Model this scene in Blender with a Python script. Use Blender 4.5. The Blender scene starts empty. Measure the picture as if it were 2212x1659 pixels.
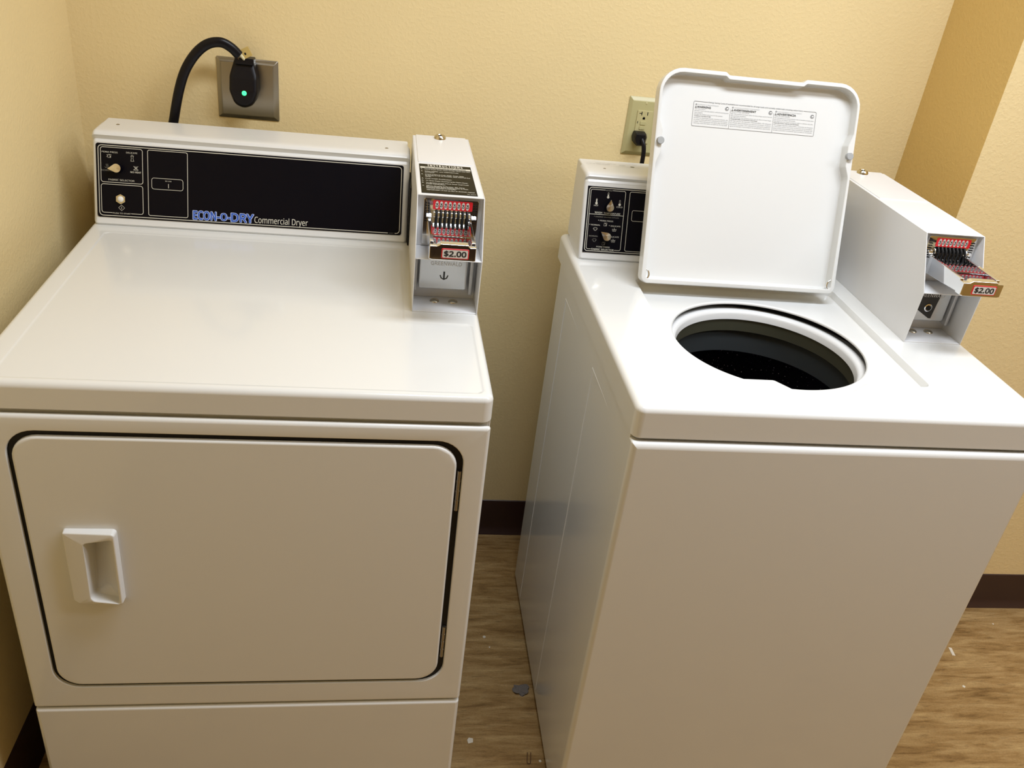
import bpy, bmesh, math, random
from mathutils import Vector, Matrix
random.seed(7)
R = math.radians
SC = bpy.context.scene
COL = SC.collection

# ------------------------------------------------------------------ camera, world, lights, exposure
F_PX, IW, IH = 1875.94, 2212.0, 1659.0
yaw, pit, rol = R(9.3762), R(-29.5345), R(7.2856)
fwd = Vector((math.sin(yaw)*math.cos(pit), math.cos(yaw)*math.cos(pit), math.sin(pit)))
rt0 = Vector((math.cos(yaw), -math.sin(yaw), 0)); up0 = rt0.cross(fwd)
rt = math.cos(rol)*rt0 + math.sin(rol)*up0
up = -math.sin(rol)*rt0 + math.cos(rol)*up0
cd = bpy.data.cameras.new('camera'); cam = bpy.data.objects.new('camera', cd); COL.objects.link(cam)
cam.matrix_world = Matrix(((rt.x, up.x, -fwd.x, .6237), (rt.y, up.y, -fwd.y, -1.8258), (rt.z, up.z, -fwd.z, 1.5116), (0, 0, 0, 1)))
cd.sensor_width = 36; cd.lens = F_PX/IW*36; cd.clip_start = .02
SC.camera = cam
w = bpy.data.worlds.new('world'); SC.world = w; w.use_nodes = True
w.node_tree.nodes['Background'].inputs[0].default_value = (1, .97, .92, 1)
w.node_tree.nodes['Background'].inputs[1].default_value = .02

def area(name, loc, sx, sy, power, col, rot=(0, 0, 0)):
    d = bpy.data.lights.new(name, 'AREA'); d.shape = 'RECTANGLE'; d.size = sx; d.size_y = sy
    d.energy = power; d.color = col
    o = bpy.data.objects.new(name, d); COL.objects.link(o); o.location = loc; o.rotation_euler = rot
    return o
area('ceiling_lamp_light', (1.25, -.98, 2.415), 1.16, .26, 28.5, (.92, .985, 1.08))
area('ceiling_lamp_light', (2.55, -1.45, 2.415), 1.16, .26, 20, (.92, .985, 1.08))

SC.view_settings.view_transform = 'Standard'; SC.view_settings.look = 'None'
SC.view_settings.exposure = 0.0; SC.view_settings.gamma = 1; SC.view_settings.use_curve_mapping = False

# ------------------------------------------------------------------ materials
def mat(name, col, rough=.5, metal=0, spec=.5, coat=0, bump=None, emit=None, aniso=0):
    m = bpy.data.materials.new(name); m.use_nodes = True
    nt = m.node_tree; b = nt.nodes['Principled BSDF']
    b.inputs['Base Color'].default_value = (*col, 1); b.inputs['Roughness'].default_value = rough
    b.inputs['Metallic'].default_value = metal; b.inputs['Specular IOR Level'].default_value = spec
    b.inputs['Coat Weight'].default_value = coat; b.inputs['Coat Roughness'].default_value = .06
    if aniso: b.inputs['Anisotropic'].default_value = aniso
    if emit: b.inputs['Emission Color'].default_value = (*emit[0], 1); b.inputs['Emission Strength'].default_value = emit[1]
    if bump:
        sc, st, dist = bump
        tc = nt.nodes.new('ShaderNodeTexCoord'); n = nt.nodes.new('ShaderNodeTexNoise'); bp = nt.nodes.new('ShaderNodeBump')
        n.inputs['Scale'].default_value = sc; n.inputs['Detail'].default_value = 3
        bp.inputs['Strength'].default_value = st; bp.inputs['Distance'].default_value = dist
        nt.links.new(tc.outputs['Object'], n.inputs['Vector']); nt.links.new(n.outputs['Fac'], bp.inputs['Height'])
        nt.links.new(bp.outputs['Normal'], b.inputs['Normal'])
    return m

def wall_mat(name, col):
    m = mat(name, col, .55, spec=.35); nt = m.node_tree; b = nt.nodes['Principled BSDF']
    tc = nt.nodes.new('ShaderNodeTexCoord')
    n1 = nt.nodes.new('ShaderNodeTexNoise'); n1.inputs['Scale'].default_value = 150; n1.inputs['Detail'].default_value = 3; n1.inputs['Roughness'].default_value = .55; n1.inputs['Distortion'].default_value = .25
    n2 = nt.nodes.new('ShaderNodeTexNoise'); n2.inputs['Scale'].default_value = 380; n2.inputs['Detail'].default_value = 2
    r1 = nt.nodes.new('ShaderNodeMapRange'); r1.inputs['From Min'].default_value = .44; r1.inputs['From Max'].default_value = .66
    mx = nt.nodes.new('ShaderNodeMath'); mx.operation = 'MULTIPLY_ADD'; mx.inputs[1].default_value = .22
    bp = nt.nodes.new('ShaderNodeBump'); bp.inputs['Strength'].default_value = .3; bp.inputs['Distance'].default_value = .0008
    for n in (n1, n2): nt.links.new(tc.outputs['Object'], n.inputs['Vector'])
    nt.links.new(n1.outputs['Fac'], r1.inputs['Value'])
    nt.links.new(n2.outputs['Fac'], mx.inputs[0]); nt.links.new(r1.outputs['Result'], mx.inputs[2])
    nt.links.new(mx.outputs[0], bp.inputs['Height']); nt.links.new(bp.outputs['Normal'], b.inputs['Normal'])
    n3 = nt.nodes.new('ShaderNodeTexNoise'); n3.inputs['Scale'].default_value = 3.0
    nt.links.new(tc.outputs['Object'], n3.inputs['Vector'])
    mc = nt.nodes.new('ShaderNodeMix'); mc.data_type = 'RGBA'
    mc.inputs['A'].default_value = (*[c*.95 for c in col], 1); mc.inputs['B'].default_value = (*[min(1, c*1.05) for c in col], 1)
    nt.links.new(n3.outputs['Fac'], mc.inputs['Factor']); nt.links.new(mc.outputs['Result'], b.inputs['Base Color'])
    return m

def floor_mat():
    m = mat('vinyl_floor', (.3, .2, .09), .32, spec=.4); nt = m.node_tree; b = nt.nodes['Principled BSDF']
    tc = nt.nodes.new('ShaderNodeTexCoord')
    def noise(scale, sx, sy, det, rough=.6, dist=0):
        mp = nt.nodes.new('ShaderNodeMapping'); mp.inputs['Scale'].default_value = (sx, sy, 1)
        n = nt.nodes.new('ShaderNodeTexNoise'); n.inputs['Scale'].default_value = scale; n.inputs['Detail'].default_value = det
        n.inputs['Roughness'].default_value = rough; n.inputs['Distortion'].default_value = dist
        nt.links.new(tc.outputs['Object'], mp.inputs['Vector']); nt.links.new(mp.outputs['Vector'], n.inputs['Vector'])
        return n
    a = noise(5, 1.4, 9, 8, .68, .4); c = noise(24, .9, 7, 6, .7, .3); g = noise(220, 1, 1.6, 2, .6)
    ra = nt.nodes.new('ShaderNodeValToRGB'); e = ra.color_ramp.elements
    e[0].position = .33; e[0].color = (.19, .105, .036, 1); e[1].position = .66; e[1].color = (.50, .345, .155, 1)
    x = e.new(.47); x.color = (.34, .21, .082, 1); x = e.new(.56); x.color = (.41, .27, .118, 1)
    rc = nt.nodes.new('ShaderNodeMapRange'); rc.inputs['From Min'].default_value = .33; rc.inputs['From Max'].default_value = .46; rc.inputs['To Min'].default_value = .66; rc.inputs['To Max'].default_value = 1
    rg = nt.nodes.new('ShaderNodeMapRange'); rg.inputs['From Min'].default_value = .3; rg.inputs['From Max'].default_value = .7; rg.inputs['To Min'].default_value = .88; rg.inputs['To Max'].default_value = 1.08
    nt.links.new(a.outputs['Fac'], ra.inputs['Fac']); nt.links.new(c.outputs['Fac'], rc.inputs['Value']); nt.links.new(g.outputs['Fac'], rg.inputs['Value'])
    mu = nt.nodes.new('ShaderNodeMath'); mu.operation = 'MULTIPLY'
    nt.links.new(rc.outputs['Result'], mu.inputs[0]); nt.links.new(rg.outputs['Result'], mu.inputs[1])
    vm = nt.nodes.new('ShaderNodeVectorMath'); vm.operation = 'SCALE'
    nt.links.new(ra.outputs['Color'], vm.inputs[0]); nt.links.new(mu.outputs[0], vm.inputs['Scale'])
    nt.links.new(vm.outputs[0], b.inputs['Base Color'])
    return m

def speckle_mat():
    m = mat('speckled_enamel', (.012, .011, .02), .25, spec=.5); nt = m.node_tree; b = nt.nodes['Principled BSDF']
    tc = nt.nodes.new('ShaderNodeTexCoord'); v = nt.nodes.new('ShaderNodeTexVoronoi'); v.inputs['Scale'].default_value = 150
    mr = nt.nodes.new('ShaderNodeMapRange'); mr.inputs['From Min'].default_value = .10; mr.inputs['From Max'].default_value = .17; mr.inputs['To Min'].default_value = 1; mr.inputs['To Max'].default_value = 0
    n = nt.nodes.new('ShaderNodeTexNoise'); n.inputs['Scale'].default_value = 30
    n2 = nt.nodes.new('ShaderNodeMapRange'); n2.inputs['From Min'].default_value = .38; n2.inputs['From Max'].default_value = .52
    mu = nt.nodes.new('ShaderNodeMath'); mu.operation = 'MULTIPLY'
    mc = nt.nodes.new('ShaderNodeMix'); mc.data_type = 'RGBA'
    mc.inputs['A'].default_value = (.010, .009, .018, 1); mc.inputs['B'].default_value = (.5, .5, .62, 1)
    for q in (v, n): nt.links.new(tc.outputs['Object'], q.inputs['Vector'])
    nt.links.new(v.outputs['Distance'], mr.inputs['Value']); nt.links.new(n.outputs['Fac'], n2.inputs['Value'])
    nt.links.new(mr.outputs['Result'], mu.inputs[0]); nt.links.new(n2.outputs['Result'], mu.inputs[1])
    nt.links.new(mu.outputs[0], mc.inputs['Factor']); nt.links.new(mc.outputs['Result'], b.inputs['Base Color'])
    return m

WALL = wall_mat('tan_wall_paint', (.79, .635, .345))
WALL2 = wall_mat('gold_shade_bounce_wall', (.64, .44, .155))  # darker gold: shade of the return wall, warm bounce from unseen walls
CEIL = mat('ceiling_white', (.8, .78, .72), .8)
FLOOR = floor_mat()
BASE = mat('brown_cove_base', (.036, .016, .015), .4)
WHITE = mat('white_enamel', (.735, .74, .725), .2, spec=.5, coat=.35)
WPLAS = mat('white_painted_plastic', (.735, .74, .735), .28, spec=.5, bump=(900, .12, .0004))
WCASE = mat('white_powder_coat', (.75, .755, .765), .33, spec=.45)
WIN = mat('white_lid_liner', (.75, .76, .76), .3, spec=.5)
BLACK = mat('black_fascia', (.0028, .0024, .005), .4, spec=.12)
INK = mat('cream_print', (.62, .60, .52), .5)
DIM = mat('worn_print', (.23, .22, .19), .5)
INKB = mat('black_print', (.02, .02, .02), .5)
GREYP = mat('grey_print', (.28, .28, .28), .6)
BLUE = mat('blue_print', (.02, .10, .52), .4)
BLUEO = mat('pale_blue_outline', (.45, .52, .78), .4)
CHROME = mat('chrome', (.80, .81, .82), .07, metal=1)
STEEL = mat('brushed_steel', (.34, .32, .28), .3, metal=1, aniso=.5)
NICKEL = mat('nickel', (.62, .57, .45), .2, metal=1)
KNOB = mat('turned_aluminium', (.78, .74, .66), .22, metal=1, aniso=.85)
_t = KNOB.node_tree.nodes.new('ShaderNodeTangent'); _t.direction_type = 'RADIAL'; _t.axis = 'Z'
KNOB.node_tree.links.new(_t.outputs[0], KNOB.node_tree.nodes['Principled BSDF'].inputs['Tangent'])
DARK = mat('dark_recess', (.004, .0038, .0042), .5, spec=.3)
GAPSHADE = mat('door_gap_shade', (.03, .026, .02), .6)  # dark colour standing in for shade behind the door gap
RUB = mat('grey_rubber', (.36, .37, .37), .6)
CORD = mat('black_cord_rubber', (.004, .0035, .006), .35, spec=.25)
RED = mat('red_label', (.62, .012, .02), .35)
OVAL = mat('silver_oval', (.62, .60, .56), .4)
OLIVE = mat('olive_tub_plastic', (.066, .065, .042), .5)
CHAR = mat('charcoal_tub_plastic', (.036, .041, .043), .5)
SPECK = speckle_mat()
IVORY = mat('ivory_plate', (.47, .43, .22), .35)
IVORY2 = mat('ivory_receptacle', (.50, .45, .235), .35)
GREEN = mat('green_indicator', (.02, .5, .12), .3, emit=((.04, .85, .22), 2.6))
INSTR = mat('olive_black_label', (.010, .009, .004), .5, spec=.15)
LABW = mat('label_white', (.8, .79, .74), .5)
VAULT = mat('vault_door_enamel', (.66, .69, .72), .18, metal=.35, spec=.6)
GREYM = mat('grey_case_lining', (.50, .50, .50), .4, metal=.3)
BRASS = mat('yellow_tag', (.70, .52, .18), .3, metal=.4)
WIREW = mat('cream_wire', (.80, .74, .48), .4)
WIREB = mat('brown_wire', (.12, .06, .03), .4)
PAPER = mat('paper_bit', (.75, .70, .60), .8)
LINT = mat('grey_lint', (.20, .18, .17), .95, bump=(300, 1, .003))
LAMP = mat('lamp_housing', (.8, .8, .8), .4)

# ------------------------------------------------------------------ object helpers
def finish(name, bm, m, parent=None, smooth=30, bevel=0, seg=3, M=None):
    if M is not None: bmesh.ops.transform(bm, matrix=M, verts=bm.verts)
    me = bpy.data.meshes.new(name); bm.to_mesh(me); bm.free()
    for mm in (m if isinstance(m, (list, tuple)) else [m]): me.materials.append(mm)
    o = bpy.data.objects.new(name, me); COL.objects.link(o)
    if parent is not None: o.parent = parent
    if smooth:
        me.polygons.foreach_set('use_smooth', [True]*len(me.polygons)); me.set_sharp_from_angle(angle=R(smooth))
        if bevel:
            b = o.modifiers.new('bevel', 'BEVEL'); b.width = bevel; b.segments = seg; b.limit_method = 'ANGLE'; b.angle_limit = R(30)
        wn = o.modifiers.new('wn', 'WEIGHTED_NORMAL'); wn.keep_sharp = True; wn.weight = 80
        if bevel:
            for e in me.edges: e.use_edge_sharp = False
    return o
def empty(name, loc, rz=0):
    o = bpy.data.objects.new(name, None); COL.objects.link(o); o.location = loc; o.rotation_euler = (0, 0, rz); o.empty_display_size = .05
    return o
def tag(o, label, cat=None, group=None):
    o['label'] = label
    if cat: o['category'] = cat
    if group: o['group'] = group
    return o
def struct(o): o['kind'] = 'structure'; return o
def box(bm, x0, x1, y0, y1, z0, z1, mi=0):
    v = [bm.verts.new(p) for p in ((x0, y0, z0), (x1, y0, z0), (x1, y1, z0), (x0, y1, z0), (x0, y0, z1), (x1, y0, z1), (x1, y1, z1), (x0, y1, z1))]
    for f in ((0, 3, 2, 1), (4, 5, 6, 7), (0, 1, 5, 4), (1, 2, 6, 5), (2, 3, 7, 6), (3, 0, 4, 7)):
        bm.faces.new([v[i] for i in f]).material_index = mi
def prism(bm, prof, x0, x1, mi=0):
    """profile of (y,z) points extruded along x"""
    a = [bm.verts.new((x0, y, z)) for y, z in prof]; b = [bm.verts.new((x1, y, z)) for y, z in prof]
    n = len(prof); fs = []
    for i in range(n): fs.append(bm.faces.new((a[i], a[(i+1) % n], b[(i+1) % n], b[i])))
    fs.append(bm.faces.new(a)); fs.append(bm.faces.new(b[::-1]))
    bmesh.ops.recalc_face_normals(bm, faces=fs)
    for f in fs: f.material_index = mi
def cyl(bm, c, r, h, axis='z', n=24, r2=None, mi=0, M=None):
    ret = bmesh.ops.create_cone(bm, cap_ends=True, segments=n, radius1=r, radius2=r if r2 is None else r2, depth=h)
    rot = {'z': Matrix(), 'y': Matrix.Rotation(R(90), 4, 'X'), 'x': Matrix.Rotation(R(90), 4, 'Y')}[axis]
    T = Matrix.Translation(c) @ rot
    if M is not None: T = M @ T
    bmesh.ops.transform(bm, matrix=T, verts=ret['verts'])
    for f in {f for v in ret['verts'] for f in v.link_faces}: f.material_index = mi
def dome(bm, c, r, h, n=20, mi=0, up='z'):
    rings = []
    for k in range(5):
        a = k/5*math.pi/2
        rings.append([(c[0]+r*math.cos(a)*math.cos(t), c[1]+r*math.cos(a)*math.sin(t), c[2]+h*math.sin(a)) for t in [2*math.pi*i/n for i in range(n)]])
    vs = [[bm.verts.new(p) for p in q] for q in rings]; top = bm.verts.new((c[0], c[1], c[2]+h))
    for a, b in zip(vs, vs[1:]):
        for i in range(n): bm.faces.new((a[i], a[(i+1) % n], b[(i+1) % n], b[i]))
    for i in range(n): bm.faces.new((vs[-1][i], vs[-1][(i+1) % n], top))
def lathe(bm, prof, c, n=96, mi=0):
    rs = [[bm.verts.new((c[0]+r*math.cos(2*math.pi*i/n), c[1]+r*math.sin(2*math.pi*i/n), z)) for i in range(n)] for r, z in prof]
    for a, b in zip(rs, rs[1:]):
        for i in range(n): bm.faces.new((a[i], a[(i+1) % n], b[(i+1) % n], b[i])).material_index = mi
    return rs
def roundpoly(pts, rs, off=0, n=6):
    N = len(pts); P = [Vector((p[0], p[1])) for p in pts]; rs = [rs]*N if not isinstance(rs, (list, tuple)) else rs
    L = []
    for i in range(N):
        d = (P[(i+1) % N]-P[i]).normalized(); nn = Vector((-d.y, d.x)); L.append((P[i]+nn*off, d))
    C = []
    for i in range(N):
        (p, d), (q, e) = L[i-1], L[i]; cr = d.x*e.y-d.y*e.x
        t = ((q-p).x*e.y-(q-p).y*e.x)/cr; C.append(p+d*t)
    out = []
    for i in range(N):
        d = L[i-1][1]; e = L[i][1]; cr = d.x*e.y-d.y*e.x
        r = max(rs[i]-off, .0003) if cr > 0 else max(rs[i]+off, .0003)
        ang = math.acos(max(-1, min(1, d.dot(e)))); t = r*math.tan(ang/2)
        A = C[i]-d*t; nA = Vector((-d.y, d.x))*(1 if cr > 0 else -1); O = A+nA*r
        for k in range(n+1):
            a = ang*k/n*(1 if cr > 0 else -1); v = A-O
            out.append((O.x+v.x*math.cos(a)-v.y*math.sin(a), O.y+v.x*math.sin(a)+v.y*math.cos(a)))
    return out
def rect(x0, x1, y0, y1): return [(x0, y0), (x1, y0), (x1, y1), (x0, y1)]
def rings(bm, seq):
    """seq: list of point lists (3d) of equal count; bridges them; returns the vert loops"""
    vs = [[bm.verts.new(p) for p in q] for q in seq]
    for a, b in zip(vs, vs[1:]):
        n = len(a)
        for i in range(n): bm.faces.new((a[i], a[(i+1) % n], b[(i+1) % n], b[i]))
    return vs
def fill(bm, loops):
    es = []
    for l in loops:
        for i in range(len(l)):
            e = bm.edges.get((l[i], l[(i+1) % len(l)])) or bm.edges.new((l[i], l[(i+1) % len(l)])); es.append(e)
    bmesh.ops.triangle_fill(bm, edges=es, use_beauty=True)
def slab(bm, loopf, z0, z1, r=.002, seg=3, holes=(), bottom=True, hr=.001):
    """plate in the xy plane, top at z1 with a rounded edge of radius r; holes = loop functions of the offset"""
    seq = [[(x, y, z0) for x, y in loopf(0)]]
    for k in range(seg+1):
        a = k/seg*math.pi/2; seq.append([(x, y, z1-r+r*math.sin(a)) for x, y in loopf(r*(1-math.cos(a)))])
    o = rings(bm, seq); tops = [o[-1]]; bots = [o[0]]
    for h in holes:
        s2 = []
        for k in range(3):
            a = (1-k/2)*math.pi/2; s2.append([(x, y, z1-hr+hr*math.sin(a)) for x, y in h(-hr*(1-math.cos(a)))])
        s2.append([(x, y, z0) for x, y in h(0)])
        # first ring is at the offset 0 of the rounding, i.e. the widest
        s2[0] = [(x, y, z1) for x, y in h(-hr)]; s2[1] = [(x, y, z1-hr*.3) for x, y in h(-hr*.3)]; s2[2] = [(x, y, z1-hr) for x, y in h(0)]
        q = rings(bm, s2); tops.append(q[0]); bots.append(q[-1])
    fill(bm, tops)
    if bottom: fill(bm, bots)
    bmesh.ops.recalc_face_normals(bm, faces=bm.faces)
# matrix that stands an xy plate up: x->x, y->z, z->-y (towards the viewer)
STAND = Matrix(((1, 0, 0, 0), (0, 0, -1, 0), (0, 1, 0, 0), (0, 0, 0, 1)))
def tube(bm, pts, rad, n=12, cap=True, flat=1.0):
    P = [Vector(p) for p in pts]; prev = None; rs = []
    for i, p in enumerate(P):
        t = (P[min(i+1, len(P)-1)]-P[max(i-1, 0)]).normalized()
        if prev is None:
            a = Vector((0, 1, 0)) if abs(t.y) < .9 else Vector((1, 0, 0)); u = t.cross(a).normalized()
        else: u = (prev-t*prev.dot(t)).normalized()
        prev = u; v = t.cross(u); r = rad[i] if isinstance(rad, (list, tuple)) else rad
        rs.append([bm.verts.new(p+u*r*math.cos(2*math.pi*k/n)+v*r*flat*math.sin(2*math.pi*k/n)) for k in range(n)])
    for a, b in zip(rs, rs[1:]):
        for i in range(n): bm.faces.new((a[i], a[(i+1) % n], b[(i+1) % n], b[i]))
    if cap: bm.faces.new(rs[0][::-1]); bm.faces.new(rs[-1])
    bmesh.ops.recalc_face_normals(bm, faces=bm.faces)
def spline(pts, k=8):
    P = [Vector(p) for p in pts]; P = [P[0]*2-P[1]]+P+[P[-1]*2-P[-2]]; out = []
    for i in range(1, len(P)-2):
        for j in range(k):
            t = j/k; a, b, c, d = P[i-1], P[i], P[i+1], P[i+2]
            out.append(.5*((2*b)+(c-a)*t+(2*a-5*b+4*c-d)*t*t+(3*b-a-3*c+d)*t**3))
    out.append(P[-2]); return out

# ------------------------------------------------------------------ lettering
_cap = {}
try:
    import os
    FONT = bpy.data.fonts.load(os.path.join(bpy.utils.system_resource('DATAFILES'), 'fonts', 'NotoSansHebrew-Regular.woff2'))
except Exception: FONT = None
def glyphs(s, bold, res=2):
    cu = bpy.data.curves.new('t', 'FONT'); cu.body = s; cu.size = 1; cu.resolution_u = res; 
    if FONT: cu.font = FONT
    o = bpy.data.objects.new('t', cu); COL.objects.link(o); dg = bpy.context.evaluated_depsgraph_get(); dg.update()
    me = bpy.data.meshes.new_from_object(o.evaluated_get(dg)); bpy.data.objects.remove(o); bpy.data.curves.remove(cu)
    return me
def text(bm, s, x, y, h, w=None, al='C', bold=0, z=0, mi=0, res=2, shear=0):
    """h = height of a capital; w = total width (else natural); x = centre ('C') or left edge ('L'); y = baseline"""
    if 'H' not in _cap:
        m0 = glyphs('H', 0); _cap['H'] = max(v.co.y for v in m0.vertices); bpy.data.meshes.remove(m0)
    me = glyphs(s, bold, res)
    if not me.vertices: return
    x0 = min(v.co.x for v in me.vertices); x1 = max(v.co.x for v in me.vertices)
    sy = h/_cap['H']; sx = sy if w is None else w/(x1-x0)
    ox = x-(x0+x1)/2*sx if al == 'C' else x-x0*sx
    d = bold*sy*.75; offs = [(0, 0)] if not bold else ([(-d, 0), (d, 0)] if bold < .018 else [(d*math.cos(k*math.pi/4), d*math.sin(k*math.pi/4)) for k in range(8)]+[(0, 0)]) if bold < .04 else [(d*math.cos(k*math.pi/12), d*math.sin(k*math.pi/12)) for k in range(24)]+[(0, 0)]
    for n_, (dx, dy) in enumerate(offs):
        vs = [bm.verts.new((ox+v.co.x*sx+dx, y+v.co.y*sy+dy, z+n_*1e-6)) for v in me.vertices]
        for p in me.polygons:
            try: bm.faces.new([vs[i] for i in p.vertices]).material_index = mi
            except ValueError: pass
    bpy.data.meshes.remove(me)
def poly(bm, pts, z=0, mi=0): bm.faces.new([bm.verts.new((x, y, z)) for x, y in pts]).material_index = mi
def line(bm, pts, lw, z=0, closed=False, mi=0):
    P = [Vector(p) for p in pts]; n = len(P); L = []; Rr = []
    for i in range(n):
        a = P[i-1] if (i or closed) else None; c = P[(i+1) % n] if (i < n-1 or closed) else None
        d1 = (P[i]-a).normalized() if a is not None else None; d2 = (c-P[i]).normalized() if c is not None else None
        if d1 is None: d1 = d2
        if d2 is None: d2 = d1
        t = (d1+d2); t = t.normalized() if t.length > 1e-6 else d1
        nn = Vector((-t.y, t.x)); k = lw/2/max(.35, nn.dot(Vector((-d1.y, d1.x))))
        L.append(bm.verts.new((*(P[i]+nn*k), z))); Rr.append(bm.verts.new((*(P[i]-nn*k), z)))
    for i in range(n if closed else n-1):
        j = (i+1) % n; bm.faces.new((Rr[i], Rr[j], L[j], L[i])).material_index = mi
def rline(bm, x0, x1, y0, y1, r, lw, z=0, gap=None, mi=0):
    """rounded rectangle outline; gap=(side 'b'/'t', xa, xb) leaves a break in that side"""
    P = roundpoly(rect(x0, x1, y0, y1), r, 0, 4)
    if not gap: return line(bm, P, lw, z, True, mi)
    s, xa, xb = gap
    if s == 'b': line(bm, [(xb, y0)]+P[5:]+P[:5]+[(xa, y0)], lw, z, False, mi)
    else: line(bm, [(xa, y1)]+P[15:]+P[:15]+[(xb, y1)], lw, z, False, mi)
def disc(bm, x, y, rx, ry=None, z=0, n=20, mi=0): poly(bm, [(x+rx*math.cos(2*math.pi*i/n), y+(ry or rx)*math.sin(2*math.pi*i/n)) for i in range(n)], z, mi)
def thermo(bm, x, y, level, z, s=1):
    """thermometer pictogram: bulb at y, stem above"""
    disc(bm, x, y, .0024*s, z=z)
    line(bm, [(x-.0011*s, y+.002*s), (x-.0011*s, y+.0078*s), (x-.0005*s, y+.0086*s), (x+.0005*s, y+.0086*s), (x+.0011*s, y+.0078*s), (x+.0011*s, y+.002*s)], .00035, z)
    if level > 0: poly(bm, [(x-.0009*s, y+.001), (x+.0009*s, y+.001), (x+.0009*s, y+.001+.0066*s*level), (x-.0009*s, y+.001+.0066*s*level)], z)
def shirt(bm, x, y, z, mi=0, s=1):
    q = [(-.0012, .0026), (-.0034, .0014), (-.0042, -.0004), (-.0028, -.0012), (-.0018, -.0002), (-.0018, -.0034), (.0018, -.0034), (.0018, -.0002), (.0028, -.0012), (.0042, -.0004), (.0034, .0014), (.0012, .0026), (0, .0020)]
    line(bm, [(x+a*s, y+b*s) for a, b in q], .0004, z, True, mi)
def handwash(bm, x, y, z, mi=0):
    line(bm, [(x-.0042, y+.0016), (x-.0030, y-.0030), (x+.0030, y-.0030), (x+.0042, y+.0016)], .0004, z, False, mi)
    line(bm, [(x-.0042, y+.0012), (x-.0022, y+.0004), (x, y+.0012), (x+.0022, y+.0004), (x+.0042, y+.0012)], .0004, z, False, mi)
    line(bm, [(x-.0016, y-.0022), (x+.0002, y+.0008), (x-.0004, y+.0036)], .0006, z, False, mi)
    line(bm, [(x+.0012, y-.0020), (x+.0018, y+.0002)], .0005, z, False, mi)
def pants(bm, x, y, z, mi=0):
    line(bm, [(x-.0024, y+.0028), (x-.0028, y-.0028), (x+.0024, y-.0028), (x+.0030, y+.0028)], .0004, z, True, mi)
    poly(bm, [(x-.0008, y+.0022), (x+.0010, y+.0022), (x+.0001, y+.0006)], z, mi)
    poly(bm, [(x+.0004, y-.0022), (x+.0018, y-.0022), (x+.0020, y+.0008), (x+.0010, y-.0002)], z, mi)

# ------------------------------------------------------------------ the room
def wallbox(name, x0, x1, y0, y1, z0, z1, m):
    bm = bmesh.new(); box(bm, x0, x1, y0, y1, z0, z1); return struct(finish(name, bm, m, smooth=0))
XR, YR, XF, YF, H = 1.7325, -.2571, 3.3, -3.0, 2.44
wallbox('floor', -.1, XF+.1, YF-.1, .1, -.1, 0, FLOOR)
wallbox('ceiling', -.1, XF+.1, YF-.1, .1, H, H+.1, CEIL)
wallbox('wall_back', -.1, XR, 0, .1, 0, H, WALL)
wallbox('wall_left', -.1, 0, YF, 0, 0, H, WALL)
wallbox('wall_return', XR, XR+.012, YR+.0005, .1, 0, H, WALL2)  # shade of this side-facing wall is put into its gold colour
wallbox('wall_right_back', XR+.0005, XF+.1, YR, .1, 0, H, WALL)
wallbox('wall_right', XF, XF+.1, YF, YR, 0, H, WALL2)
wallbox('wall_front', -.1, XF+.1, YF-.1, YF, 0, H, WALL2)  # unseen front and right walls, gold to warm the bounced light
bm = bmesh.new(); slab(bm, lambda o: rect(.0+o, .95-o, .005+o, 2.08-o), 0, .04, .003, 1)
d1 = struct(finish('added_dark_door', bm, mat('dark_reflection_door', (.035, .020, .012), .4), M=Matrix.Translation((1.55, YF+.002, 0)) @ Matrix.Rotation(R(180), 4, 'Z') @ STAND))  # invented unseen door, darkens chrome reflections and cuts bounce on the fronts
for nm, x0_, x1_, z0_, z1_ in (('added_trim_1', .58, .638, 0, 2.15), ('added_trim_2', 1.562, 1.62, 0, 2.15), ('added_trim_3', .638, 1.562, 2.092, 2.15)): wallbox(nm, x0_, x1_, YF, YF+.02, z0_, z1_, BASE)  # frame of the added door, also out of view
def baseboard(name, length, M):
    bm = bmesh.new()
    prof = [(0, 0), (-.014, 0), (-.0125, .004), (-.006, .014), (-.0035, .024), (-.0032, .100), (-.0022, .1055), (0, .1069)]
    prism(bm, prof, 0, length); return struct(finish(name, bm, BASE, smooth=40, M=M))
baseboard('baseboard_back', XR, Matrix.Translation((0, 0, 0)))
baseboard('baseboard_left', -YF, Matrix.Translation((0, YF, 0)) @ Matrix.Rotation(R(90), 4, 'Z'))
baseboard('baseboard_return', -YR, Matrix.Translation((XR, 0, 0)) @ Matrix.Rotation(R(-90), 4, 'Z'))
baseboard('baseboard_right', XF-XR, Matrix.Translation((XR, YR, 0)))
# ceiling lamp housing (above the frame)
lf = empty('ceiling_light', (1.25, -.98, 2.42)); tag(lf, 'long white ceiling light fixture directly above the two machines', 'ceiling light')
bm = bmesh.new(); slab(bm, lambda o: roundpoly(rect(-.62, .62, -.17, .17), .01, o), 0, .02, .004, holes=[lambda o: roundpoly(rect(-.585, .585, -.135, .135), .004, o)])
f0 = finish('frame', bm, LAMP, lf)
l2 = lf.copy(); COL.objects.link(l2); l2.location = (2.55, -1.45, 2.42); l2['label'] = 'long white ceiling light fixture towards the right side of the room'
f2 = f0.copy(); COL.objects.link(f2); f2.parent = l2

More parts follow.
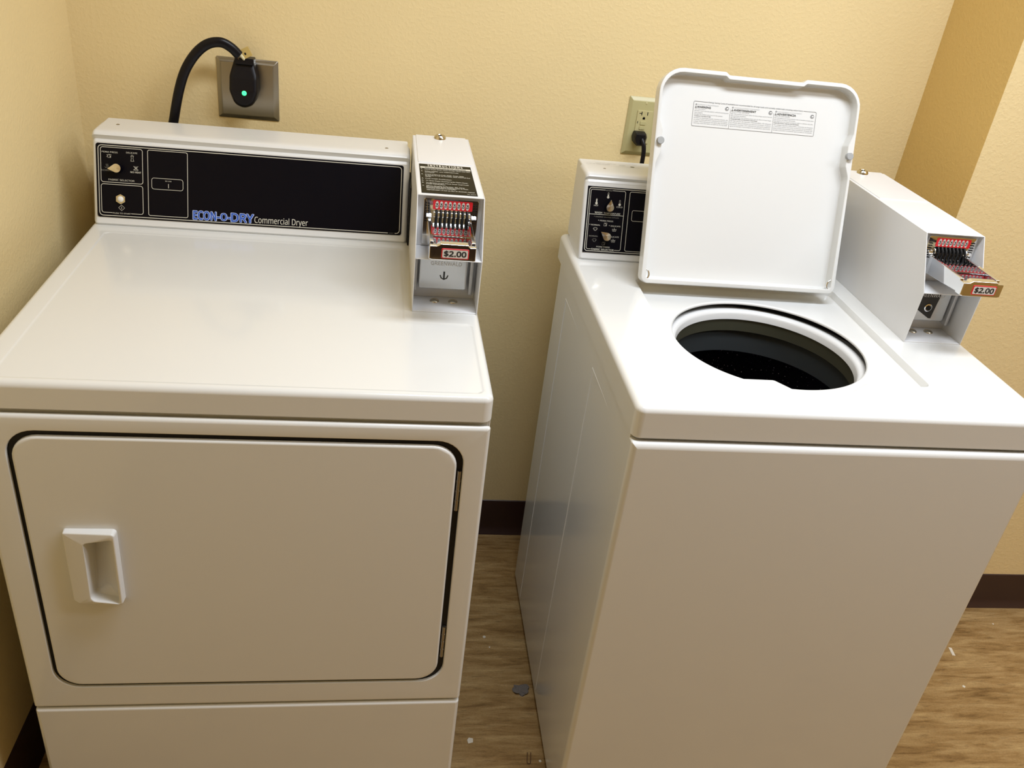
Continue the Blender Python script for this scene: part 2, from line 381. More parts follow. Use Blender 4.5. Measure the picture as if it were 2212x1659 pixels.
# ------------------------------------------------------------------ machines: common builders
DR = empty('clothes_dryer', (.0856, -.8097, 0), R(1.033))
tag(DR, 'white front-loading clothes dryer with wide black control panel, beside the left wall', 'dryer')
WA = empty('washing_machine', (.9703, -.8247, 0), R(.5492))
tag(WA, 'white top-loading washing machine with its lid standing open, right of the dryer', 'washing machine')
ALPHA = math.atan(.3175)
def plane_matrix(x, y, z):
    """x right, y up the leaning control face, z out of it"""
    c, s = math.cos(ALPHA), math.sin(ALPHA)
    return Matrix(((1, 0, 0, x), (0, s, -c, y), (0, c, s, z), (0, 0, 0, 1)))

def top_panel(parent, wd, dp, zb, zt, holes_fn=None, rec=None, extra=None):
    bm = bmesh.new(); f = lambda o: roundpoly(rect(-.001, wd+.001, 0, dp), .014, o, 6)
    seq = [[(x, y, zb+.004) for x, y in f(.02)], [(x, y, zb) for x, y in f(.006)], [(x, y, zb) for x, y in f(.003)], [(x, y, zb+.003) for x, y in f(0)]]
    r = .009
    for k in range(6):
        a = k/5*math.pi/2; seq.append([(x, y, zt-r+r*math.sin(a)) for x, y in f(r*(1-math.cos(a)))])
    o = rings(bm, seq); rec(bm, o[-1], zt)
    bmesh.ops.recalc_face_normals(bm, faces=bm.faces)
    return finish('top_panel', bm, WHITE, parent, smooth=35)

def console(parent, x0, x1, ybf, zb, zt, m=WPLAS):
    """leaning control housing; profile (y,z) rounded nose on top; ends capped with rounded corners"""
    t = .3175; h = zt-zb
    prof = [(ybf+.002, zb), (ybf-.0005, zb+.004), (ybf+(.0135)*t, zb+.0135), (ybf+.1385*t-.001, zb+.1385), (ybf+.1410*t-.0020, zb+.1410), (ybf+.1420*t-.0010, zb+.1425),
            (ybf+.1435*t+.001, zb+.1455), (ybf+.150*t-.0050, zt-.0065), (ybf+.152*t-.0030, zt-.0025), (ybf+.157*t+.001, zt-.0004), (ybf+.063, zt), (ybf+.106, zt), (ybf+.112, zt-.003), (ybf+.1145, zt-.010), (ybf+.118, zb+.02), (ybf+.112, zb)]
    bm = bmesh.new(); sec = []
    R_ = .008
    for k in range(5):                       # rounded end: shrink towards the centroid line
        a = k/4*math.pi/2; sec.append((x0+R_*(1-math.cos(a)) if k else x0, R_*(1-math.sin(a))))
    cy = sum(p[0] for p in prof)/len(prof); cz = zb+h*.5
    def ringat(x, sh):
        out = []
        for y, z in prof:
            yy = y + (sh if y < ybf+.09 else -sh*.5); zz = z-(sh if z > zb+.1 else (-sh*.6 if z > zb+.001 else 0)); out.append((x, yy, zz))
        return out
    seq = [ringat(x0+R_*(1-math.cos(k/4*math.pi/2)), R_*(1-math.sin(k/4*math.pi/2))) for k in range(5)]
    seq = [ringat(x0+R_*(1-math.sin(k/4*math.pi/2)), R_*(1-math.cos(k/4*math.pi/2))) for k in range(4, -1, -1)]
    seq += [ringat(x1-R_*(1-math.sin(k/4*math.pi/2)), R_*(1-math.cos(k/4*math.pi/2))) for k in range(0, 5)]
    v = rings(bm, seq); bm.faces.new(v[0]); bm.faces.new(v[-1][::-1])
    bmesh.ops.recalc_face_normals(bm, faces=bm.faces)
    c = finish('console', bm, m, parent, smooth=38)
    # narrower rear part of the housing
    bm = bmesh.new(); prism(bm, [(ybf+.104, zb+.001), (ybf+.104, zt-.0012), (ybf+.142, zt-.0012), (ybf+.149, zt-.005), (ybf+.151, zt-.012), (ybf+.146, zb+.001)], x0+.003, x1-.004)
    finish('rear_housing', bm, m, c, smooth=38, bevel=.003)
    return c

def knob(parent, M, x, y, ang, r=.0080, tip=.0157):
    """teardrop knob: brushed cap, black skirt"""
    def drop(o, n=26):
        rr = r-o; tt = tip-o*1.6; th = math.acos(rr/tt); P = []
        for i in range(n+1):
            a = th+(2*math.pi-2*th)*i/n; P.append((rr*math.cos(a), rr*math.sin(a)))
        P.append((tt, 0)); return P
    Mk = M @ Matrix.Translation((x, y, 0)) @ Matrix.Rotation(ang, 4, 'Z')
    bm = bmesh.new(); v = rings(bm, [[(a, b, 0) for a, b in drop(-.0004)], [(a, b, .012) for a, b in drop(.0002)]]); bm.faces.new(v[-1]); bmesh.ops.recalc_face_normals(bm, faces=bm.faces)
    k = finish('selector_knob', bm, BLACK, parent, M=Mk)
    bm = bmesh.new(); v = rings(bm, [[(a, b, .012) for a, b in drop(.0002)], [(a, b, .0135) for a, b in drop(.0004)]])
    c = bm.verts.new((0, 0, .0142)); l = v[-1]
    for i in range(len(l)): bm.faces.new((l[i], l[(i+1) % len(l)], c))
    bmesh.ops.recalc_face_normals(bm, faces=bm.faces)
    kc = finish('knob_cap', bm, KNOB, k, smooth=0); kc.matrix_local = Mk; kc['label'] = 'silver teardrop knob cap'
    return k
def screw(parent, loc, r=.0035, m=STEEL, name='screw'):
    bm = bmesh.new(); dome(bm, loc, r, r*.35); bmesh.ops.recalc_face_normals(bm, faces=bm.faces); return finish(name, bm, m, parent, smooth=60)
def stand_slab(name, parent, loopf, yfront, thick, m, r=.002, seg=3, holes=(), hr=.001):
    """plate in the xz plane whose face is at y=yfront, facing -y"""
    bm = bmesh.new(); slab(bm, loopf, -thick, 0, r, seg, holes, hr=hr)
    return finish(name, bm, m, parent, smooth=35, M=Matrix.Translation((0, yfront, 0)) @ STAND)

# ------------------------------------------------------------------ dryer
ZD = .8963; DW = .686; DD = .735
LREC = [(.030, .012), (.674, .012), (.674, .232), (.5655, .232), (.5655, .540), (.030, .540)]
def rec_d(bm, outer, zt):
    s = [[(x, y, zt) for x, y in roundpoly(LREC, .010, 0, 5)], [(x, y, zt-.0006) for x, y in roundpoly(LREC, .010, .0016, 5)], [(x, y, zt-.0015) for x, y in roundpoly(LREC, .010, .0045, 5)]]
    v = rings(bm, s); fill(bm, [outer, v[0]]); fill(bm, [v[-1]])
top_panel(DR, DW, DD, ZD-.0426, ZD, rec=rec_d)
bm = bmesh.new()
for a in ((.0005, .012, .008, .725, .012, ZD-.040), (DW-.012, DW-.0005, .008, .725, .012, ZD-.040), (.012, DW-.012, .705, .725, .012, ZD-.04), (.012, DW-.012, .03, .705, .012, .03)): box(bm, *a)
cab = finish('cabinet', bm, WHITE, DR, bevel=.001)
DOOR_O = lambda o: roundpoly(rect(.0395, .6515, .3355, .8245), .040, o, 8)
stand_slab('front_panel', DR, lambda o: roundpoly(rect(0, DW, .2895, .8492), .004, o, 3), -.0035, .0052, WHITE, r=.006, holes=[DOOR_O], hr=.002)
stand_slab('toe_panel', DR, lambda o: roundpoly(rect(.0005, DW-.0005, .012, .2862), .004, o, 3), -.0045, .030, WHITE, r=.006)
bm = bmesh.new(); box(bm, .004, DW-.004, .0075, .033, .8300, .8560); finish('top_ledge', bm, WHITE, DR, bevel=.001)
bm = bmesh.new(); box(bm, .02, DW-.02, .034, .05, .012, ZD-.044); finish('inner_frame', bm, GAPSHADE, DR, bevel=.001)  # interior box coloured dark to carry the shade behind the gap
stand_slab('door_gap_shade_ring', DR, lambda o: roundpoly(rect(.0360, .6550, .3320, .8280), .042, o, 8), .0019, .012, DARK, r=.0005, seg=1, holes=[lambda o: roundpoly(rect(.0530, .6350, .3490, .8100), .032, o, 8)])  # added black ring, paints the shade in the gap around the door
dr = stand_slab('door', DR, lambda o: roundpoly(rect(.0455, .6425, .3415, .8160), .036, o, 8), -.0045, .0062, WHITE, r=.004, holes=[lambda o: roundpoly(rect(.112, .1635, .5275, .6560), .003, o, 4)])
# pull handle: a scoop open to the left side, seen from the front
bm = bmesh.new()
hx0, hx1, hz0, hz1 = .0945, .1650, .5260, .6605
HD = .0125
def hloop(o): return roundpoly([(hx0, hz0+.006), (hx0+.008, hz0), (hx1-.001, hz0), (hx1, hz1), (hx0, hz1)], [.004, .006, .005, .005, .003], o, 3)
pocket = lambda o: roundpoly([(.1195, .5345), (.1590, .5285), (.1615, .6505), (.1215, .6430)], [.008, .003, .004, .006], o, 4)
face = lambda x: HD*(.72+.28*max(0, min(1, (x-hx0)/.026)))
seq = [[(x, y, 0) for x, y in hloop(-.0008)]]
for k in range(4):
    a = k/3*math.pi/2; seq.append([(x, y, face(x)-.002+.002*math.sin(a)) for x, y in hloop(.002*(1-math.cos(a)))])
o1 = rings(bm, seq)
def pz(x, y, k):                       # floor of the scoop: deep at the left, rising to the right lip and to the bottom
    u = max(0, min(1, (x-.1195)/.042)); v = max(0, min(1, (y-.5285)/.036))
    d = -.0270*(1-u**1.8)*v+.008*u*v-.001
    return face(x)*(1-k)+d*k
s2 = [[(x, y, face(x)) for x, y in pocket(-.0012)], [(x, y, face(x)-.0008) for x, y in pocket(0)], [(x, y, pz(x, y, .5)) for x, y in pocket(.0006)], [(x, y, pz(x, y, .9)) for x, y in pocket(.0020)], [(x, y, pz(x, y, 1)) for x, y in pocket(.0040)], [(x, y, pz(x, y, 1)) for x, y in pocket(.0080)], [(x, y, pz(x, y, 1)) for x, y in pocket(.0120)], [(x, y, pz(x, y, 1)) for x, y in pocket(.0170)]]
p2 = rings(bm, s2); fill(bm, [o1[-1], p2[0]]); bm.faces.new(p2[-1])
bmesh.ops.recalc_face_normals(bm, faces=bm.faces)
hd = finish('door_handle', bm, WPLAS, dr, smooth=40, M=Matrix.Translation((0, -.0045, 0)) @ STAND)
hd['label'] = 'white plastic recessed pull handle'
for z0, z1 in ((.700, .772), (.392, .460)):
    bm = bmesh.new(); cyl(bm, (.6475, .0005, (z0+z1)/2), .0030, z1-z0, n=14)
    for q in (.25, .5, .75): cyl(bm, (.6475, .0005, z0+(z1-z0)*q), .0034, .003, n=14)
    box(bm, .643, .6475, .004, .006, z0, z1)
    finish('hinge', bm, STEEL, dr, smooth=40)['label'] = 'dull metal door hinge'
# control console
c = console(DR, .0045, .5730, .5707, ZD, 1.0565)
PD = plane_matrix(0, .5707, ZD); cosA = math.cos(ALPHA)
V = lambda z: (z-ZD)/cosA
bm = bmesh.new(); slab(bm, lambda o: roundpoly(rect(.0115, .5612, V(.9105), V(1.0350)), .004, o, 4), 0, .0016, .0003, 1)
fa = finish('control_label', bm, BLACK, c, M=PD); fa['label'] = 'black control label with cream outlines'
bm = bmesh.new(); T = .0019; lw = .0010
rline(bm, .0155, .5575, V(.9135), V(1.0318), .006, .0013, T, gap=('b', .536, .549))
rline(bm, .0195, .0912, V(.9703), V(1.0288), .004, lw, T); rline(bm, .0192, .0908, V(.9185), V(.9668), .004, lw, T, gap=('b', .0375, .0695))
rline(bm, .1002, .1692, V(.9178), V(1.0288), .003, lw, T); rline(bm, .1065, .1610, V(.9636), V(.9824), .004, lw*.8, T)
text(bm, 'PERM PRESS', .0353, V(1.0195), .0026, .0270, bold=.01, z=T); text(bm, 'DELICATE', .0729, V(1.0206), .0026, .0190, bold=.01, z=T)
text(bm, 'NORMAL', .0300, V(.9887), .0026, .0190, bold=.01, z=T, mi=1); text(bm, 'NO HEAT', .0792, V(.9883), .0029, .0185, bold=.02, z=T)
text(bm, 'FABRIC SELECTOR', .0543, V(.9733), .0030, .0445, bold=.01, z=T); text(bm, 'PUSH TO START', .0535, V(.9170), .0024, .0305, bold=.01, z=T)
text(bm, 'IN USE', .1354, V(.9775), .0018, .0110, bold=.01, z=T); poly(bm, [(.1351, V(.9665)), (.1361, V(.9665)), (.1361, V(.9738)), (.1351, V(.9738))], T)
text(bm, '512077', .5425, V(.9127), .0015, .0090, z=T, mi=1)
cx, cyv = .0534, V(.9277); line(bm, [(cx-.0052, cyv), (cx, cyv-.0052), (cx+.0052, cyv), (cx, cyv+.0052)], .0005, T, True); line(bm, [(cx, cyv-.0025), (cx, cyv+.0025)], .0006, T)
pants(bm, .0345, V(1.0142), T); line(bm, [(.0295, V(1.0125)), (.0318, V(1.0140)), (.030, V(1.0165))], .0004, T)
x, y = .0735, V(1.0120); line(bm, [(x-.0024, y+.0048), (x-.0012, y+.001), (x-.0026, y-.0042), (x+.0028, y-.0042), (x+.0014, y+.001), (x+.0026, y+.0048)], .0005, T, True); line(bm, [(x-.001, y+.0048), (x-.001, y+.0072)], .0004, T); line(bm, [(x+.001, y+.0048), (x+.001, y+.0072)], .0004, T)
for x, y, mi in ((.0305, V(.9972), 1), (.0795, V(.9960), 0)):
    line(bm, [(x-.0042, y-.0016), (x-.003, y-.0030), (x+.003, y-.0030), (x+.0042, y-.0016)], .0005, T, mi=mi)
    for q in (-.0016, 0, .0016): line(bm, [(x+q, y-.0018), (x+q+.0006, y), (x+q-.0006, y+.002), (x+q, y+.0038)], .0004, T, mi=mi)
x, y = .0795, V(.9965); line(bm, [(x-.004, y+.0035), (x+.004, y-.0035)], .0006, T); line(bm, [(x+.004, y+.0035), (x-.004, y-.0035)], .0006, T)
finish('panel_print', bm, [INK, DIM], fa, smooth=0, M=PD)['label'] = 'cream control markings reading FABRIC SELECTOR and PUSH TO START'
bm = bmesh.new()
def econo(bm, z, bold, mi):
    text(bm, 'ECON', .1990, V(.9163), .0150, .0395+bold*.02, bold=bold, z=z, mi=mi); text(bm, '-', .2235, V(.9163), .0150, .0050, bold=bold, z=z, mi=mi)
    text(bm, '0', .2330, V(.9172), .0125, .0098+bold*.02, bold=bold, z=z, mi=mi); text(bm, '-', .2425, V(.9163), .0150, .0050, bold=bold, z=z, mi=mi)
    text(bm, 'DRY', .2665, V(.9163), .0150, .0390+bold*.02, bold=bold, z=z, mi=mi)
econo(bm, T, .066, 0); econo(bm, T+.0003, .019, 1)
finish('brand_lettering', bm, [BLUEO, BLUE], fa, smooth=0, M=PD)['label'] = 'blue letters ECON-O-DRY'
bm = bmesh.new(); text(bm, 'Commercial Dryer', .3370, V(.9166), .0112, .0975, z=T, res=3, bold=.004)
finish('name_lettering', bm, INK, fa, smooth=0, M=PD)['label'] = 'cream letters Commercial Dryer'
knob(c, PD @ Matrix.Translation((0, 0, .0016)), .0490, V(.9945), R(187))
bm = bmesh.new(); cyl(bm, (.0527, V(.9425), .0035), .0092, .004, n=6); nut = finish('start_button', bm, NICKEL, c, M=PD @ Matrix.Translation((0, 0, 0)), bevel=.0006); nut['label'] = 'silver hexagonal nut around the start button'
bm = bmesh.new(); dome(bm, (.0527, V(.9425), .0050), .0056, .0035); bmesh.ops.recalc_face_normals(bm, faces=bm.faces); finish('button_cap', bm, LABW, nut, smooth=60, M=PD)['label'] = 'round white push button'
screw(c, (.0385, .666, 1.0562)); screw(c, (.5278, .648, 1.0562))
bm = bmesh.new(); box(bm, .5732, .5760, .56, .66, ZD+.0005, 1.010); finish('console_end_strip', bm, DARK, c, bevel=.0005)  # black strip in the gap between console and coin meter

# ------------------------------------------------------------------ washer
ZW = .9074; WW = .651; WD = .690
OC = (.2906, .2532); ORX, ORY = .1675, .1625; ZR = .8955
RECW = [(.106, .0985), (.238, .0985), (.2600, .0700), (.352, .0700), (.388, .0985), (.501, .0985), (.501, .470), (.106, .470)]
RR = [.012, .006, .010, .008, .008, .012, .012, .012]
def inside(P, x, y):
    c = False; j = len(P)-1
    for i in range(len(P)):
        if (P[i][1] > y) != (P[j][1] > y) and x < (P[j][0]-P[i][0])*(y-P[i][1])/(P[j][1]-P[i][1])+P[i][0]: c = not c
        j = i
    return c
CLIP = roundpoly(RECW, RR, .0062, 5)
def opening(o, n=288):
    out = []
    for i in range(n):
        a = 2*math.pi*i/n; c_, s_ = math.cos(a), math.sin(a); k = 1.0
        rx, ry = ORX-o, ORY-o
        while k > .7 and not inside(CLIP, OC[0]+(rx+.0)*k*c_, OC[1]+ry*k*s_): k -= .0004
        out.append((OC[0]+rx*k*c_, OC[1]+ry*k*s_))
    return out
def rec_w(bm, outer, zt):
    d = zt-ZR
    s = [[(x, y, zt) for x, y in roundpoly(RECW, RR, -.002, 5)], [(x, y, zt-.0008) for x, y in roundpoly(RECW, RR, 0, 5)], [(x, y, zt-d*.5) for x, y in roundpoly(RECW, RR, .0025, 5)], [(x, y, zt-d+.001) for x, y in roundpoly(RECW, RR, .0045, 5)], [(x, y, ZR) for x, y in roundpoly(RECW, RR, .0062, 5)]]
    v = rings(bm, s); fill(bm, [outer, v[0]])
    h = [[(x, y, ZR) for x, y in opening(.0003)]]
    for k in range(1, 5):
        a = k/4*math.pi/2; h.append([(x, y, ZR-.003*(1-math.cos(a))) for x, y in opening(.004*math.sin(a)+.0003)])
    h.append([(x, y, ZR-.0045) for x, y in opening(.0043)]); h.append([(x, y, ZR-.0045) for x, y in opening(.0025)])
    q = rings(bm, h); fill(bm, [v[-1], q[0]])
top_panel(WA, WW, WD, ZW-.0519, ZW, rec=rec_w)
bm = bmesh.new()
for a in ((.0005, .012, .013, .645, .014, ZW-.049), (WW-.012, WW-.0005, .013, .645, .014, ZW-.049), (.012, WW-.012, .625, .645, .014, ZW-.052)): box(bm, *a)
wc = finish('cabinet', bm, WHITE, WA, bevel=.001)
stand_slab('front_panel', WA, lambda o: roundpoly(rect(0, WW, .010, ZW-.0555), .003, o, 3), -.0060, .018, WHITE, r=.009, seg=6)
for y1, y0 in ((.548, .395), (.268, .128)):      # pressed beads in the left side
    bm = bmesh.new(); prism(bm, [(y1-.0016, .820), (y1-.0016, .030), (y1+.0016, .028), (y1+.0016, .822)], -.0004, .001)
    for v in bm.verts:
        if v.co.x > 0: v.co.y += .0012 if v.co.y > y1 else -.0012
    bmesh.ops.recalc_face_normals(bm, faces=bm.faces); finish('side_bead', bm, WHITE, wc, smooth=0)
    bm = bmesh.new(); a = [bm.verts.new(p) for p in ((.0004, y1-.002, .8225), (.0004, y1-.002, .8185), (.0004, y0, .8203), (-.0006, y1-.002, .8210), (-.0004, y1-.002, .8195))]
    for f in ((0, 3, 2), (3, 4, 2), (4, 1, 2), (0, 1, 4, 3)): bm.faces.new([a[q] for q in f])
    bmesh.ops.recalc_face_normals(bm, faces=bm.faces); finish('side_bead', bm, WHITE, wc, smooth=0)
for x, y in ((.05, .06), (.60, .06), (.05, .59), (.60, .59)):
    bm = bmesh.new(); cyl(bm, (x, y, .008), .018, .016); finish('foot', bm, DARK, WA)
# tub
bm = bmesh.new(); lathe(bm, [(.200, .868), (.180, .872), (.1725, .8775), (.1670, .8805), (.1600, .8805), (.1550, .8780), (.1525, .8735), (.1510, .8640), (.1535, .8625)], OC, 128)
bmesh.ops.recalc_face_normals(bm, faces=bm.faces); tr = finish('tub_ring', bm, WPLAS, WA, smooth=50)
tr['label'] = 'white rounded tub cover ring inside the opening'
bm = bmesh.new(); lathe(bm, [(.1530, .8635), (.1545, .8390)], OC, 128, 0); lathe(bm, [(.1545, .8390), (.1600, .8370), (.1600, .7940)], OC, 128, 1)
finish('balance_ring', bm, [OLIVE, CHAR], WA, smooth=30)['label'] = 'dark two-tone balance ring of the tub'
bm = bmesh.new(); rr = lathe(bm, [(.1610, .796), (.1980, .790), (.2000, .775), (.2000, .50), (.185, .47), (.0, .455)][:5]+[(.012, .462)], OC, 96)
bm.faces.new(rr[-1]); finish('wash_basket', bm, SPECK, WA, smooth=50)['label'] = 'black speckled enamel basket'
bm = bmesh.new(); lathe(bm, [(.2150, .852), (.2150, .44), (.02, .43)], OC, 64); finish('outer_tub', bm, DARK, WA, smooth=50)  # coloured near black so the gap above the ring looks shadowed
# console
c = console(WA, .0114, .5330, .5454, ZW, 1.0650)
PW = plane_matrix(0, .5454, ZW); VW = lambda z: (z-ZW)/cosA
bm = bmesh.new(); slab(bm, lambda o: roundpoly(rect(.0180, .5210, VW(.9215), VW(1.0405)), .001, o, 2), 0, .0016, .0003, 1)
fa = finish('control_label', bm, BLACK, c, M=PW); fa['label'] = 'black control label with cream outlines'
bm = bmesh.new()
rline(bm, .0213, .5180, VW(.9245), VW(1.0380), .005, .0012, T)
rline(bm, .0245, .0922, VW(.9280), VW(1.0347), .003, .0009, T, gap=('b', .0340, .0800)); line(bm, [(.0245, VW(.9908)), (.0922, VW(.9908))], .0009, T)
rline(bm, .1010, .1720, VW(.9278), VW(1.0347), .003, .0009, T); rline(bm, .1085, .1640, VW(.9830), VW(1.0020), .003, .0007, T)
poly(bm, [(.0525, VW(1.0340)), (.0665, VW(1.0340)), (.0665, VW(1.0356)), (.0525, VW(1.0356))], T+.0001, 2)
text(bm, 'WARM', .0593, VW(1.0332), .0022, .0120, bold=.01, z=T+.0002, mi=1)
thermo(bm, .0370, VW(1.0105), .95, T); thermo(bm, .0588, VW(1.0225), .6, T); thermo(bm, .0825, VW(1.0105), 0, T)
text(bm, 'HOT', .0368, VW(1.0052), .0026, .0085, bold=.01, z=T); text(bm, 'COLD', .0826, VW(1.0050), .0026, .0115, bold=.01, z=T)
text(bm, 'WASH', .0425, VW(.9925), .0034, .0145, bold=.01, z=T); text(bm, 'TEMPERATURE', .0690, VW(.9923), .0032, .0330, bold=.01, z=T)
text(bm, '* ENERGY SAVING CYCLES', .0589, VW(.9857), .0020, .0490, bold=.01, z=T, mi=1)
text(bm, '* PERM PRESS', .0580, VW(.9788), .0025, .0300, bold=.01, z=T); text(bm, '* NORMAL', .0375, VW(.9705), .0025, .0215, bold=.01, z=T); text(bm, '* DELICATE', .0767, VW(.9704), .0025, .0230, bold=.01, z=T)
text(bm, 'NORMAL', .0370, VW(.9503), .0025, .0175, bold=.01, z=T, mi=1); text(bm, 'DELICATE', .0770, VW(.9510), .0025, .0200, bold=.01, z=T)
text(bm, 'PERM PRESS', .0576, VW(.9315), .0025, .0265, bold=.01, z=T); text(bm, 'FABRIC SELECTOR', .0572, VW(.9265), .0031, .0440, bold=.02, z=T)
text(bm, 'IN USE', .1360, VW(.9985), .0018, .0110, bold=.01, z=T, mi=1)
pants(bm, .0582, VW(.9736), T); pants(bm, .0578, VW(.9389), T, 1); shirt(bm, .0392, VW(.9648), T); shirt(bm, .0392, VW(.9447), T, 1); handwash(bm, .0765, VW(.9652), T); handwash(bm, .0763, VW(.9454), T)
finish('panel_print', bm, [INK, DIM, BLACK], fa, smooth=0, M=PW)['label'] = 'cream control markings reading WASH TEMPERATURE and FABRIC SELECTOR'
Mk = PW @ Matrix.Translation((0, 0, .0016))
knob(c, Mk, .0615, VW(1.0040), R(86), .0076, .0150); knob(c, Mk, .0605, VW(.9520), R(145), .0080, .0160)
screw(c, (.0540, .625, 1.0648), .0028)
bm = bmesh.new(); z = 1.0653
text(bm, 'MODEL NO.  SERIAL NO.', .064, .660, .0028, .042, z=z); text(bm, '120V 60HZ 10A  COMMERCIAL WASHER', .046, .6515, .0036, .048, bold=.01, z=z)
text(bm, 'LISTED', .0960, .6530, .0040, .012, z=z, bold=.01); disc(bm, .1150, .6500, .0042, .0030, z=z, mi=1)
line(bm, [(.0240, .6455), (.128, .6455)], .0003, z, mi=1); line(bm, [(.0240, .6665), (.128, .6665)], .0003, z, mi=1)
finish('rating_label', bm, [GREYP, STEEL], c, smooth=0)['label'] = 'faint printed rating label on console top'

# lid
LT = math.atan2(.1172, .3518)
LM = Matrix(((1, 0, 0, .1013), (0, math.sin(LT), -math.cos(LT), .4140), (0, math.cos(LT), math.sin(LT), .9215), (0, 0, 0, 1)))
LWd, LH = .3747, .3745
OUT = [(0, 0), (LWd, 0), (LWd, LH), (.268, LH), (.262, LH-.005), (.124, LH-.005), (.118, LH), (0, LH)]
OR_ = [.013, .013, .042, .006, .006, .006, .006, .042]
def lout(o): return roundpoly(OUT, OR_, o, 7)
e = .0048
INN = [(e+.003, .0075), (LWd-e-.003, .0075), (LWd-e, .212), (LWd-.012, .232), (LWd-.012, .268), (LWd-e, .288), (LWd-e, LH-.007), (.268, LH-.007), (.262, LH-.012), (.124, LH-.012), (.118, LH-.007), (e, LH-.007), (e, .288), (.0125, .268), (.0125, .232), (e, .212)]
IR_ = [.006, .006, .02, .012, .012, .02, .037, .006, .006, .006, .006, .037, .02, .012, .012, .02]
def linn(o): return roundpoly(INN, IR_, o, 7)
bm = bmesh.new()
seq = [[(x, y, -.0275) for x, y in lout(.006)], [(x, y, -.026) for x, y in lout(.0025)], [(x, y, -.023) for x, y in lout(.0003)], [(x, y, -.003) for x, y in lout(0)], [(x, y, -.0008) for x, y in lout(.0008)], [(x, y, 0) for x, y in lout(.0022)]]
o = rings(bm, seq)
seq = [[(x, y, 0) for x, y in linn(0)], [(x, y, -.001) for x, y in linn(.0008)], [(x, y, -.017) for x, y in linn(.0015)], [(x, y, -.0195) for x, y in linn(.003)], [(x, y, -.0205) for x, y in linn(.006)]]
q = rings(bm, seq); fill(bm, [o[-1], q[0]]); fill(bm, [q[-1]]); fill(bm, [o[0]])
bmesh.ops.recalc_face_normals(bm, faces=bm.faces)
lid = finish('lid', bm, WHITE, WA, smooth=35, M=LM); lid['label'] = 'white lid standing open with a shallow pan inside'
for x in (.0095, LWd-.0095):
    bm = bmesh.new(); cyl(bm, (x, .250, .002), .0064, .009, n=24); finish('lid_bumper', bm, RUB, lid, M=LM, bevel=.001)['label'] = 'round grey rubber bumper'
for x, s in ((.0045, 1), (LWd-.0045, -1)):
    bm = bmesh.new(); tube(bm, [(x+s*.0105*math.sin(a), .0155-.0105*math.cos(a), -.004) for a in [math.pi*i/12 for i in range(13)]], .0018, 8)
    finish('lid_hinge', bm, CHROME, lid, M=LM, smooth=60)
bm = bmesh.new(); box(bm, LWd-.0075, LWd-.0062, .018, .085, -.0165, -.008); finish('hinge_strap', bm, STEEL, lid, M=LM, smooth=0)
# warning label on the lid (drawn in lid coordinates)
LX0, LX1, LY0, LY1 = .0705, .3020, .2815, .3235; Z = -.0200
bm = bmesh.new(); sx = (LX1-LX0)/2212*1.176
def lx(px): return LX0+(px-165)/(2010-165)*(LX1-LX0)
G = ('t', .097, .277)
rline(bm, LX0, LX1, LY0, LY1, .002, .00045, Z, gap=G)
text(bm, 'Energy Saving Cycles (if available) are recommended for all large loads and normally soiled loads including cotton linens', .187, LY1-.0010, .0021, .178, z=Z)
c1, c2 = .1395, .2215
for cxx in (c1, c2): line(bm, [(cxx, LY0+.0005), (cxx, LY1-.008)], .00035, Z)
cols = [(LX0+.003, c1-.002, 'WARNING', 'FOR YOUR SAFETY', 'DETERGENT IS RECOMMENDED', .0250,
  ['DO NOT reach into the washer until all moving parts', 'have stopped.', 'DO NOT let children play on or in the washer.', 'TO REDUCE THE RISK OF FIRE', 'DO NOT put flammable liquids, cleaning solvents, oils', 'or articles soiled with these substances in the washer', 'or dryer. These substances may ignite after laundering', 'and may cause the fabric to catch on fire by itself.']),
 (c1+.002, c2-.002, 'AVERTISSEMENT', 'POUR VOTRE SECURITE', "L'UTILISATION DU DETERGENT EST RECOMMANDEE", .0420,
  ["NE PAS mettre la main dans le lave-linge avant l'arret", 'des parties mobiles.', 'NE PAS laisser les enfants jouer sur ou dans le lave-linge.', "POUR REDUIRE LES RISQUES D'INCENDIE", 'NE PAS verser de liquides inflammables, de solvants', "ou d'huile dans la laveuse ou dans la secheuse, ni placer", "d'articles souilles. Ces substances peuvent exploser", 'apres le lavage et provoquer la combustion des tissus.']),
 (c2+.002, LX1-.0025, 'ADVERTENCIA', 'PARA SU SEGURIDAD', 'SE RECOMIENDA EL USO DE DETERGENTE', .0360,
  ['NO introduzca la mano dentro de la lavadora hasta que', 'las partes se hayan detenido.', 'NO deje que los ninos jueguen sobre o dentro de ella.', 'PARA REDUCIR EL RIESGO DE INCENDIO', 'NO coloque liquidos inflamables, solventes de limpieza', 'o articulos sucios con estas sustancias en la lavadora.', 'Estas sustancias pueden seguir presentes despues del', 'lavado y pueden ocasionar que la tela se encienda.'])]
